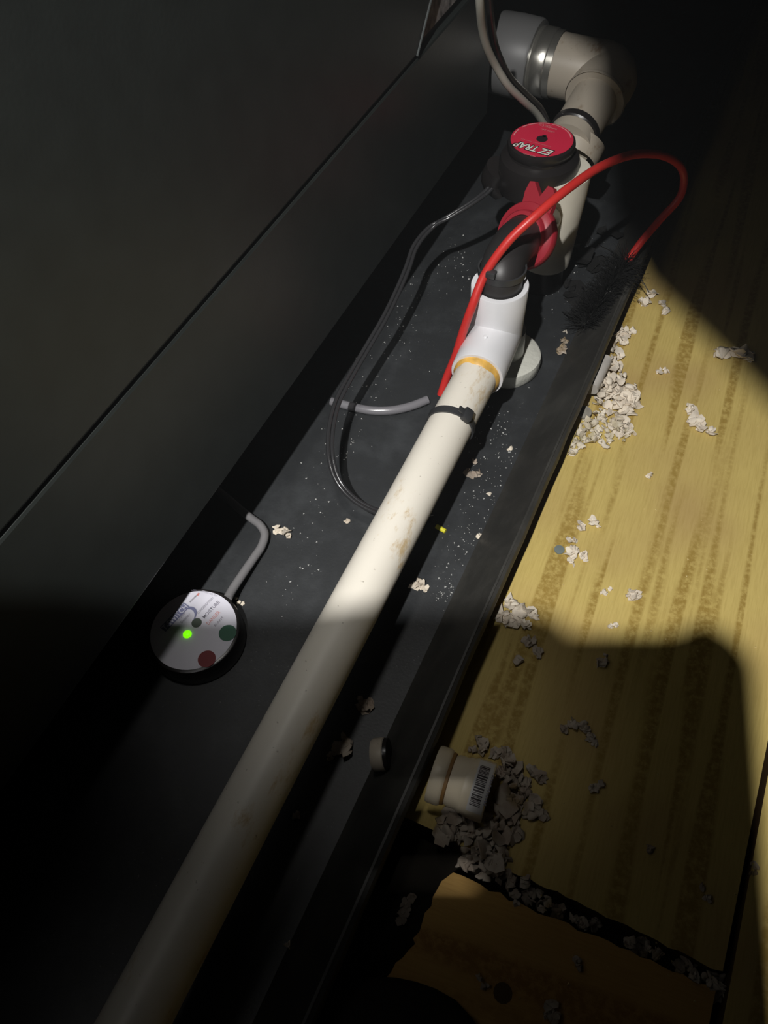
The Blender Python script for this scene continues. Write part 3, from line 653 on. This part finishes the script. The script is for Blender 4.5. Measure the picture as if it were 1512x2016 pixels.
# ------------------------------------------------------------------ loose insulation
def flake(bm, c, r, rnd, tilt=0.5, th=0.0007, elong=None):
    n_ = rnd.randint(6, 9); el = elong or rnd.uniform(0.5, 1.0); rot = rnd.uniform(0, 2*PI); f = rnd.uniform(-.9, .9)
    M = Matrix.Rotation(rot, 3, 'Z') @ Matrix.Rotation(rnd.gauss(0, tilt), 3, 'X') @ Matrix.Rotation(rnd.gauss(0, tilt), 3, 'Y') @ Matrix.Rotation(rnd.uniform(0, 6.28), 3, 'Z')
    top = []; bot = []
    for i in range(n_):
        a = 2*PI*i/n_+rnd.uniform(-.25, .25); rr = r*rnd.uniform(0.6, 1.15)
        x, y = math.cos(a)*rr, math.sin(a)*rr*el; z = f*(x*x)/r*0.8+rnd.gauss(0, r*0.10)
        top.append(bm.verts.new(c+M @ Vector((x, y, z+th)))); bot.append(bm.verts.new(c+M @ Vector((x*0.95, y*0.95, z))))
    ct = bm.verts.new(c+M @ Vector((0, 0, th+rnd.uniform(0, r*0.3)))); cb = bm.verts.new(c+M @ Vector((0, 0, 0)))
    for i in range(n_):
        j = (i+1) % n_; bm.faces.new((top[i], top[j], ct)); bm.faces.new((bot[i], bot[j], cb)); bm.faces.new((top[i], top[j], bot[j], bot[i]))
def lift(bm, zmin):
    lo = min(v.co.z for v in bm.verts)
    for v in bm.verts:
        if v.co.z < zmin: v.co.z = zmin+0.0002+abs(v.co.z-zmin)*0.15
def px_m(x, y, z=0): return (P(x+1, y, z)-P(x, y, z)).length
# (x, y, blobs [(dx, dy, radius px)], surface height, material, label)
CL = [
 (556, 1050, [(-8, -2, 11), (4, -1, 13), (12, 6, 9)], 'p', 'F', 'white insulation scrap right of the grey sensor cable bend'),
 (823, 1156, [(-6, 0, 13), (4, -4, 13), (12, 4, 9)], 'p', 'F', 'curled white insulation scrap between pipe and rim, nearest the shadow line'),
 (932, 928, [(2, -16, 8), (-8, 6, 12), (6, 8, 12)], 'p', 'T', 'pinkish pointed insulation scrap right of the cream pipe'),
 (1107, 684, [(5, -10, 10), (-3, 8, 12), (2, 0, 10)], 'p', 'T', 'long tan insulation scrap right of the round white pad'),
 (1114, 655, [(0, 0, 5)], 'p', 'F', 'tiny white crumb just beyond the long tan scrap by the pad'),
 (940, 1057, [(0, 0, 6), (4, -3, 4)], 'p', 'F', 'small grey white crumb at foot of the rim'),
 (1006, 884, [(0, 0, 6), (-6, 3, 3)], 'p', 'F', 'small white crumb on the pan, level with the debris pile'),
 (963, 973, [(0, 0, 6)], 'p', 'F', 'small flat chip below the pinkish pointed scrap'),
 (684, 1028, [(0, 0, 7)], 'p', 'F', 'small white chip left of the cream pipe middle'),
 (470, 1186, [(-5, -7, 5), (1, 0, 6), (8, 3, 5)], 'p', 'F', 'white broken bit touching the sensor puck'),
 (715, 1390, [(-6, -14, 10), (2, 4, 18), (14, -8, 9)], 'p', 'T', 'dim grey scrap in shadow right of the pipe, above the small cap'),
 (672, 1478, [(8, -6, 22), (-14, 4, 10), (-22, 14, 9)], 'p', 'T', 'dim rounded scrap in shadow left of the small cap'),
 (585, 1606, [(0, 0, 11)], 'p', 'T', 'faint crumb in deep shadow between pipe and fitting'),
 (568, 1860, [(0, 0, 8)], 'p', 'T', 'faint crumb in deep shadow nearest the photo bottom edge'),
 (1158, 1036, [(-12, 2, 12), (8, -4, 13), (20, 2, 6)], 'w', 'F', 'white insulation tuft, farther of the two on mid plywood'),
 (1130, 1088, [(-8, -20, 12), (-2, 2, 15), (-4, 20, 11), (20, 8, 13)], 'w', 'F', 'three-armed white insulation tuft on mid plywood'),
 (1193, 1166, [(-4, 0, 9), (8, -6, 6)], 'w', 'F', 'small split white tuft left of the square tuft'),
 (1247, 1173, [(-4, 0, 15), (6, 4, 12)], 'w', 'F', 'square white tuft above the flat top of the shadow'),
 (1205, 1233, [(-6, 2, 8), (6, -2, 7)], 'w', 'F', 'small white shred just above the shadow edge'),
 (1012, 1208, [(-30, 6, 20), (-8, -12, 20), (14, 2, 22), (36, 0, 18), (22, 24, 14), (-14, 14, 16), (4, 16, 16)], 'w', 'F', 'large white tuft by the rim at the shadow edge'),
 (1372, 832, [(-14, -22, 15), (-6, 0, 18), (8, 14, 14), (26, 22, 13)], 'w', 'F', 'long white tuft on plywood at right, in the light'),
 (1303, 733, [(-6, 0, 10), (8, -2, 8)], 'w', 'F', 'small star-shaped white tuft right of the debris pile'),
 (1440, 700, [(-18, 0, 20), (10, 0, 22), (30, 6, 14)], 'w', 'F', 'flat pale scrap across the diagonal shadow edge at right'),
 (1274, 592, [(6, -10, 14), (-6, 8, 14)], 'w', 'F', 'pale shred beside the brush bristles'),
 (1306, 606, [(-4, -6, 11), (4, 8, 12)], 'w', 'F', 'pale shred right of the one beside the bristles'),
 (1277, 938, [(0, 0, 8)], 'w', 'F', 'single white sliver alone on lit plywood'),
 (1226, 660, [(-16, 4, 14), (6, 0, 15), (22, -6, 9)], 'w', 'F', 'white tuft at far tip of the debris pile'),
 (1185, 1302, [(0, 4, 15), (8, -10, 6)], 'w', 'T', 'pale tuft just inside the shadow, below the flat edge'),
 (1052, 1278, [(-10, -14, 14), (4, 6, 14), (-34, 24, 12)], 'w', 'T', 'pale tuft in shadow below the large white tuft'),
 (1136, 1436, [(-26, 0, 12), (-6, -8, 14), (12, -4, 14), (26, 16, 13), (36, 28, 9)], 'w', 'T', 'wide pale tuft in shadow on the main plywood'),
 (946, 1466, [(0, 0, 20), (-16, 10, 10)], 'w', 'T', 'grey lump behind the barcode fitting, left one'),
 (986, 1482, [(-10, 0, 17), (12, 4, 17), (14, 22, 10)], 'w', 'T', 'grey lump behind the barcode fitting, right one'),
 (1056, 1524, [(-10, -4, 15), (8, 4, 15), (-22, 18, 14)], 'w', 'T', 'grey tuft right of the barcode fitting, farther one'),
 (1056, 1592, [(0, -10, 20), (-10, 12, 18), (14, 14, 14)], 'w', 'T', 'grey tuft right of the barcode fitting, nearer one'),
 (1172, 1550, [(-4, 2, 14), (12, -6, 10)], 'w', 'T', 'small pale tuft with dark stain, alone in shadow'),
 (1276, 1672, [(0, 0, 11)], 'w', 'T', 'faint pale chip in shadow on right part of main plywood'),
 (1386, 1760, [(-4, -12, 9), (6, 8, 9)], 'w', 'T', 'faint long chip in shadow near the right joint'),
 (1486, 1712, [(0, -6, 12), (-6, 10, 10)], 'w', 'T', 'pale tuft on the joint at right edge'),
 (1008, 1745, [(-8, -30, 13), (-2, -8, 13), (4, 14, 13), (8, 32, 10)], 'g', 'T', 'long pale strip across the plywood joint'),
 (1032, 1740, [(0, 0, 14)], 'g', 'T', 'pale lump right of the long strip on the joint'),
 (1076, 1780, [(0, -4, 13), (-10, 10, 12)], 'g', 'T', 'first tuft right of the long strip along the joint'),
 (1136, 1812, [(-8, -2, 10), (12, 6, 11)], 'g', 'T', 'second tuft right of the long strip along the joint'),
 (1238, 1854, [(0, 0, 13)], 'g', 'T', 'third tuft right of the long strip along the joint'),
 (1290, 1878, [(0, 0, 15), (-10, -8, 8)], 'g', 'T', 'fourth tuft right of the long strip along the joint'),
 (1388, 1930, [(-20, -8, 15), (6, 0, 17), (24, 12, 15)], 'g', 'T', 'broad tuft at the corner where three boards meet'),
 (1136, 1896, [(0, -6, 9), (4, 8, 9)], 'w', 'T', 'small pale tuft on the orange near board'),
 (948, 1934, [(-6, -8, 9), (6, 8, 9)], 'w', 'T', 'curved pale shred beside the knot on orange board'),
 (1082, 1992, [(0, -12, 13), (8, 10, 14), (-8, 6, 10)], 'w', 'T', 'pale tuft at bottom edge on the orange board'),
 (796, 1796, [(4, -14, 13), (-4, 8, 15), (14, -26, 12)], 'l', 'T', 'dim scrap in the gap left of the orange board'),
 (868, 1632, [(0, 0, 12)], 'w', 'T', 'dim crumb below the barcode fitting'),
]
ZS_ = {'p': 0.0021, 'w': 0.0001, 'g': -0.002, 'l': -0.0175}
rnd = random.Random(77)
for x, y, blobs, sf, mt, label in CL:
    z0 = ZS_[sf]; bm = bmesh.new(); k = px_m(x, y, z0)
    for dx, dy, r in blobs:
        R_ = r*k*1.0; n_ = 2 if r < 7 else (5 if r < 13 else 8)
        for i in range(n_):
            sc = rnd.uniform(0.45, 0.8) if i else 0.95
            off = R_*0.55 if i else 0
            c = P(x+dx, y+dy, z0)+Vector((rnd.uniform(-off, off), rnd.uniform(-off, off), R_*0.18+rnd.uniform(0, R_*0.45)*(1 if i else 0.3)))
            flake(bm, c, R_*sc, rnd, 0.42, max(0.0005, R_*0.12))
    lift(bm, z0)
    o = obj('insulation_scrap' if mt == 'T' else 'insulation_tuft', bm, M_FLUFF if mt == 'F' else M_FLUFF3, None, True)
    o.data.set_sharp_from_angle(angle=math.radians(75))
    me = o.data; cx = P(x, y, z0)
    for v in me.vertices: v.co -= cx
    o.location = cx; tag(o, label, 'insulation')
def pile(name, spots, z0, n, m, label, seed, r0=0.0025, r1=0.0055, zmin=None):
    rnd = random.Random(seed); bm = bmesh.new()
    for i in range(n):
        x, y, r, h = rnd.choice(spots); a = rnd.uniform(0, 6.28); q = r*math.sqrt(rnd.random())
        c = P(x+q*math.cos(a), y+q*math.sin(a), z0); c.z = z0+0.0006+rnd.uniform(0, h)*(1-(q/r)**2*0.7)
        flake(bm, c, rnd.uniform(r0, r1)*(0.7 if rnd.random() < 0.5 else 1), rnd, 0.6, 0.0008)
    lift(bm, z0)
    for v in bm.verts:                                   # nothing pokes through the rim
        if zmin is None and v.co.x < XT+0.0052 and v.co.z < ZR: v.co.x = XT+0.0052
    o = obj(name, bm, m, None, True, 'stuff'); o.data.set_sharp_from_angle(angle=math.radians(75)); return tag(o, label, 'insulation')
pile('insulation_pile', [(1216, 665, 22, .003), (1196, 700, 26, .006), (1196, 740, 30, .009), (1215, 775, 36, .012), (1180, 770, 26, .014), (1232, 790, 22, .007), (1205, 800, 34, .008), (1236, 805, 16, .004), (1222, 842, 20, .005)], 0.0002, 300, M_FLUFF, 'heaped white shredded insulation against the rim on lit plywood', 31)
pile('insulation_pile', [(1172, 815, 24, .005), (1160, 850, 28, .004), (1130, 868, 24, .003), (1120, 885, 16, .002), (1190, 855, 26, .004), (1215, 850, 24, .005), (1120, 870, 14, .003)], 0.0002, 150, M_FLUFF2, 'thin mixed insulation crumbs along the rim, near end of the heap', 32, 0.0018, 0.0042)
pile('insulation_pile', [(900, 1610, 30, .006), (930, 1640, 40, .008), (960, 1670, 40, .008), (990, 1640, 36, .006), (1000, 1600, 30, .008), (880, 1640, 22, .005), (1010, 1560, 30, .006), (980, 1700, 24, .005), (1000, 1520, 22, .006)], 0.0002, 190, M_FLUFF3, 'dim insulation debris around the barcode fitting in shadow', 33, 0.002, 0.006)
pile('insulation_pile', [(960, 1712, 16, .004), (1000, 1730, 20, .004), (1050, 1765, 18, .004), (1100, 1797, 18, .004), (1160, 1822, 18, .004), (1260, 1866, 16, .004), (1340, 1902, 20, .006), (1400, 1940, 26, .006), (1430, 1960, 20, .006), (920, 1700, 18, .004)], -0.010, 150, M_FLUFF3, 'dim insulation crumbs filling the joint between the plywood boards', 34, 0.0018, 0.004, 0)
# grey plastic roll in the heap by the rim
bm = bmesh.new(); a_ = P(1190, 710, 0.012); b_ = P(1163, 766, 0.012); sweep(bm, spline([a_, a_.lerp(b_, .5)+Vector((0, 0, .0015)), b_], 6), 0.0052, 16)
for v in bm.verts: v.co += Vector((noise.noise(v.co*300)*0.0006,)*3)
tag(obj('insulation_roll', bm, mat('grey_felt', (0.50, 0.47, 0.43), 0.8)), 'smooth grey rolled wad in the heap against the rim', 'insulation')
# flat grey chip and twig in the heap
bm = bmesh.new(); lathe(bm, [(0, 0), (0.0048, 0), (0.0050, 0.0010), (0.0046, 0.0018), (0, 0.0022)], P(1150, 813, 0.0035), (0.1, -0.2, 1), 18); tag(obj('grey_chip', bm, mat('grey_chip', (0.26, 0.24, 0.20), 0.7, noise_amt=0.2, noise_scale=300), None), 'round grey chip among the crumbs along the rim', 'chip')
bm = bmesh.new(); lathe(bm, [(0, 0), (0.0030, 0), (0.0031, 0.0008), (0, 0.0012)], P(1101, 1083, 0.0001), (0, 0, 1), 16); tag(obj('blue_chip', bm, mat('blue_chip', (0.16, 0.19, 0.18), 0.7)), 'small round blue grey chip left of the three-armed tuft', 'chip')
bm = bmesh.new(); sweep(bm, spline([P(1160, 815, .003), P(1168, 813, .004), P(1180, 826, .002)], 4), 0.0003, 6); tag(obj('twig', bm, M_EDGE), 'thin dark bent stem beside the round grey chip', 'twig')
# clipped yellow wire jacket
bm = bmesh.new(); sweep(bm, [P(859, 1036, 0.0036), P(877, 1046, 0.0036)], 0.0015, 10); yw = obj('wire_scrap', bm, M_YEL); tag(yw, 'tiny bright yellow wire clipping on the pan', 'wire scrap')
# dust on the pan, splinters on the boards, knot
rnd = random.Random(5); bm = bmesh.new()
def speck(x, y, z, r):
    c = P(x, y, z); a = rnd.uniform(0, 6.28); v = [bm.verts.new(c+Vector((math.cos(a+k*2.09)*r*rnd.uniform(.5, 1.3), math.sin(a+k*2.09)*r*rnd.uniform(.5, 1.3), 0))) for k in range(3)]; t = bm.verts.new(c+Vector((0, 0, r*0.8)))
    bm.faces.new(v)
    for k in range(3): bm.faces.new((v[k], v[(k+1) % 3], t))
for x0, y0, x1, y1, sp_, n_ in ((1010, 880, 905, 1190, 26, 150), (960, 900, 860, 1190, 30, 90), (870, 1150, 900, 1210, 30, 60), (1000, 800, 960, 880, 40, 50), (1180, 470, 1080, 640, 40, 40),
                            (700, 850, 620, 960, 50, 40), (860, 520, 760, 700, 40, 60), (800, 640, 640, 900, 60, 60), (640, 960, 560, 1180, 50, 40), (900, 480, 930, 560, 25, 40)):
    for i in range(n_):
        t = rnd.random(); x = x0+(x1-x0)*t+rnd.gauss(0, sp_*0.5); y = y0+(y1-y0)*t+rnd.gauss(0, sp_*0.5)
        if P(x, y, 0.002).x > XB-0.003: continue
        speck(x, y, 0.0021, rnd.choice((0.0003, 0.0003, 0.0004, 0.0005, 0.0008)))
o = obj('dust_specks', bm, M_DUST, pan, False, 'stuff')
bm = bmesh.new()
for i in range(130):
    x = rnd.uniform(960, 1500); y = rnd.uniform(620, 1980); q = P(x, y, 0.0)
    if q.x < XT+0.008 or (1270 < x and y < 600): continue
    speck(x, y, 0.0018 if q.x > .1075 else 0.0001, rnd.choice((0.0003, 0.0004, 0.0005, 0.0007)))
o = obj('wood_crumbs', bm, mat('wood_crumb', (0.62, 0.50, 0.22), 0.8), None, False, 'stuff'); tag(o, 'pale crumbs and splinters scattered over the plywood', 'crumbs')
bm = bmesh.new(); disc(bm, Matrix.Translation(P(990, 1955, -0.0008)), 0.0042, 0, 0.0003, 14); kn = obj('knot', bm, M_EDGE, FLOOR, False)
# crumpled shreds of black plastic round the trap
rnd = random.Random(9); bm = bmesh.new()
for i in range(46):
    x = rnd.uniform(1105, 1240); y = rnd.uniform(455, 640)
    q = P(x, y, 0.003)
    if q.x > XB-0.006: continue
    flake(bm, P(x, y, 0.003+rnd.uniform(0, 0.003)), rnd.uniform(0.005, 0.012), rnd, 0.42, 0.0003)
lift(bm, 0.0021)
tag(obj('black_film', bm, mat('black_film', (0.018, 0.018, 0.018), 0.16, 0.6), None, False, 'stuff'), 'crumpled shreds of shiny black plastic round the trap foot', 'plastic film')

# ------------------------------------------------------------------ dark cloth at the bottom edge
bm = bmesh.new(); c = P(800, 2105, -0.001); rows = []
for i in range(13):
    ph = (i/12)*PI/2; row = []
    for k in range(36):
        th = 2*PI*k/36; q = Vector((math.cos(th)*math.cos(ph)*0.050, math.sin(th)*math.cos(ph)*0.030, math.sin(ph)*0.016))
        q *= 1+0.12*noise.noise(q*45); row.append(bm.verts.new(c+q))
    rows.append(row)
for a, b in zip(rows, rows[1:]):
    for k in range(36): j = (k+1) % 36; bm.faces.new((a[k], a[j], b[j], b[k]))
bm.faces.new(rows[0])
tag(obj('folded_cloth', bm, M_CLOTH), 'dark rounded fold of cloth at the bottom edge of the photo', 'cloth')

# ------------------------------------------------------------------ the photographer's phone and hand, behind the lens
ph = thing('smartphone', 'black smartphone held at the camera, outside the picture', 'phone', CAMP(-0.02, 0.05, -0.008))
bm = bmesh.new(); r = 0.010; u0, u1, v0, v1 = -0.056, 0.0140, -0.0160, 0.135; poly = []
for cx, cy, a0 in ((u1-r, v1-r, 0), (u0+r, v1-r, 90), (u0+r, v0+r, 180), (u1-r, v0+r, 270)):
    for k in range(7):
        th = math.radians(a0+90*k/6); x_, y_ = cx+r*math.cos(th), cy+r*math.sin(th); poly.append((x_+0.045*max(0, y_), y_))
k0 = max(range(len(poly)), key=lambda k: (poly[k][1] < v0+0.0001)*(poly[k][0] < 0)*(1+k)); top_ = [(-0.040+0.042*k/20, v0) for k in range(1, 21)]
poly = poly[:k0+1]+top_+poly[k0+1:]
poly = [(x, y-(0.0030*math.exp(-((x-0.0035)/0.0055)**2) if y < v0+0.005 else 0)) for x, y in poly]  # outline bulge shaped to put a bump in the cast shadow
A = [bm.verts.new(CAMP(x, y, -0.004)) for x, y in poly]; B = [bm.verts.new(CAMP(x, y, -0.012)) for x, y in poly]
bm.faces.new(A); bm.faces.new(B)
for i in range(len(poly)): j = (i+1) % len(poly); bm.faces.new((A[i], A[j], B[j], B[i]))
obj('shell', bm, M_PHONE, ph, False)
def hand_mesh():
    me = bpy.data.meshes.new('hand'); V = []; Ed = []; Rr = []
    def v(p, r, par=None):
        V.append(p); Rr.append(r)
        if par is not None: Ed.append((par, len(V)-1))
        return len(V)-1
    W = -0.026
    palm = v(CAMP(-0.124, 0.018, W), 0.043); heel = v(CAMP(-0.130, 0.060, W-0.006), 0.045, palm)
    v(CAMP(-0.082, 0.082, W-0.012), 0.034, heel)
    wr = v(CAMP(-0.135, 0.095, W-0.045), 0.030, heel); fo = v(CAMP(-0.130, 0.150, W-0.12), 0.040, wr); v(CAMP(-0.110, 0.26, W-0.26), 0.046, fo)
    kn = v(CAMP(-0.140, -0.0140, W-0.002), 0.0155, palm)
    v(CAMP(-0.162, -0.0135, W-0.004), 0.0165, kn)
    for v0_, ln, r in ((-0.0165, 1.0, 0.0110), (0.0085, 1.1, 0.0100), (0.0285, 1.05, 0.0095), (0.0470, 0.85, 0.0085)):
        k = v(CAMP(-0.092, v0_+0.001, W+0.002), r*1.1, palm)
        a = v(CAMP(-0.092+0.024*ln, v0_, W), r, k); b = v(CAMP(-0.092+0.040*ln, v0_, W), r*0.97, a); v(CAMP(-0.092+0.054*ln, v0_+0.001, W+0.002), r*0.88, b)
    t = v(CAMP(-0.118, -0.004, W-0.016), 0.013, palm); t2 = v(CAMP(-0.088, -0.0085, W-0.022), 0.0105, t); v(CAMP(-0.062, -0.009, W-0.022), 0.009, t2)
    me.from_pydata(V, Ed, []); o = bpy.data.objects.new('hand', me); COL.objects.link(o)
    m = o.modifiers.new('skin', 'SKIN'); s = o.modifiers.new('sub', 'SUBSURF'); s.levels = s.render_levels = 2
    if not me.skin_vertices: bpy.context.view_layer.update()
    for i, d in enumerate(me.skin_vertices[0].data):
        d.radius = (Rr[i], Rr[i]); d.use_root = (i == 0)
    bpy.context.view_layer.update()
    me2 = bpy.data.meshes.new_from_object(o.evaluated_get(bpy.context.evaluated_depsgraph_get()))
    bpy.data.objects.remove(o)
    me2.materials.clear(); me2.materials.append(M_SKIN)
    me2.polygons.foreach_set('use_smooth', [True]*len(me2.polygons))
    o = bpy.data.objects.new('person_hand', me2); COL.objects.link(o); return o
ha = hand_mesh(); tag(ha, 'hand gripping the phone at the camera, outside the picture', 'person')
bm = bmesh.new(); W = -0.026
sweep(bm, spline([CAMP(-0.159, -0.010, W-0.004), CAMP(-0.148, 0.056, W-0.020), CAMP(-0.120, 0.110, W-0.060), CAMP(-0.105, 0.17, W-0.13), CAMP(-0.10, 0.26, W-0.24)], 6), [0.026+0.032*min(1, i/6) for i in range(25)], 28)
obj('sleeve', bm, M_CLOTH, ha)  # added to close lit gaps beside the hand's shadow
bm = bmesh.new(); sweep(bm, [CAMP(-0.130, 0.070, W-0.012), CAMP(-0.095, 0.068, W-0.008), CAMP(-0.060, 0.072, W-0.006)], [0.030, 0.022, 0.018], 24); obj('shadow_cuff', bm, M_CLOTH, ha)  # bar added to block the lit gap between hand and phone shadows
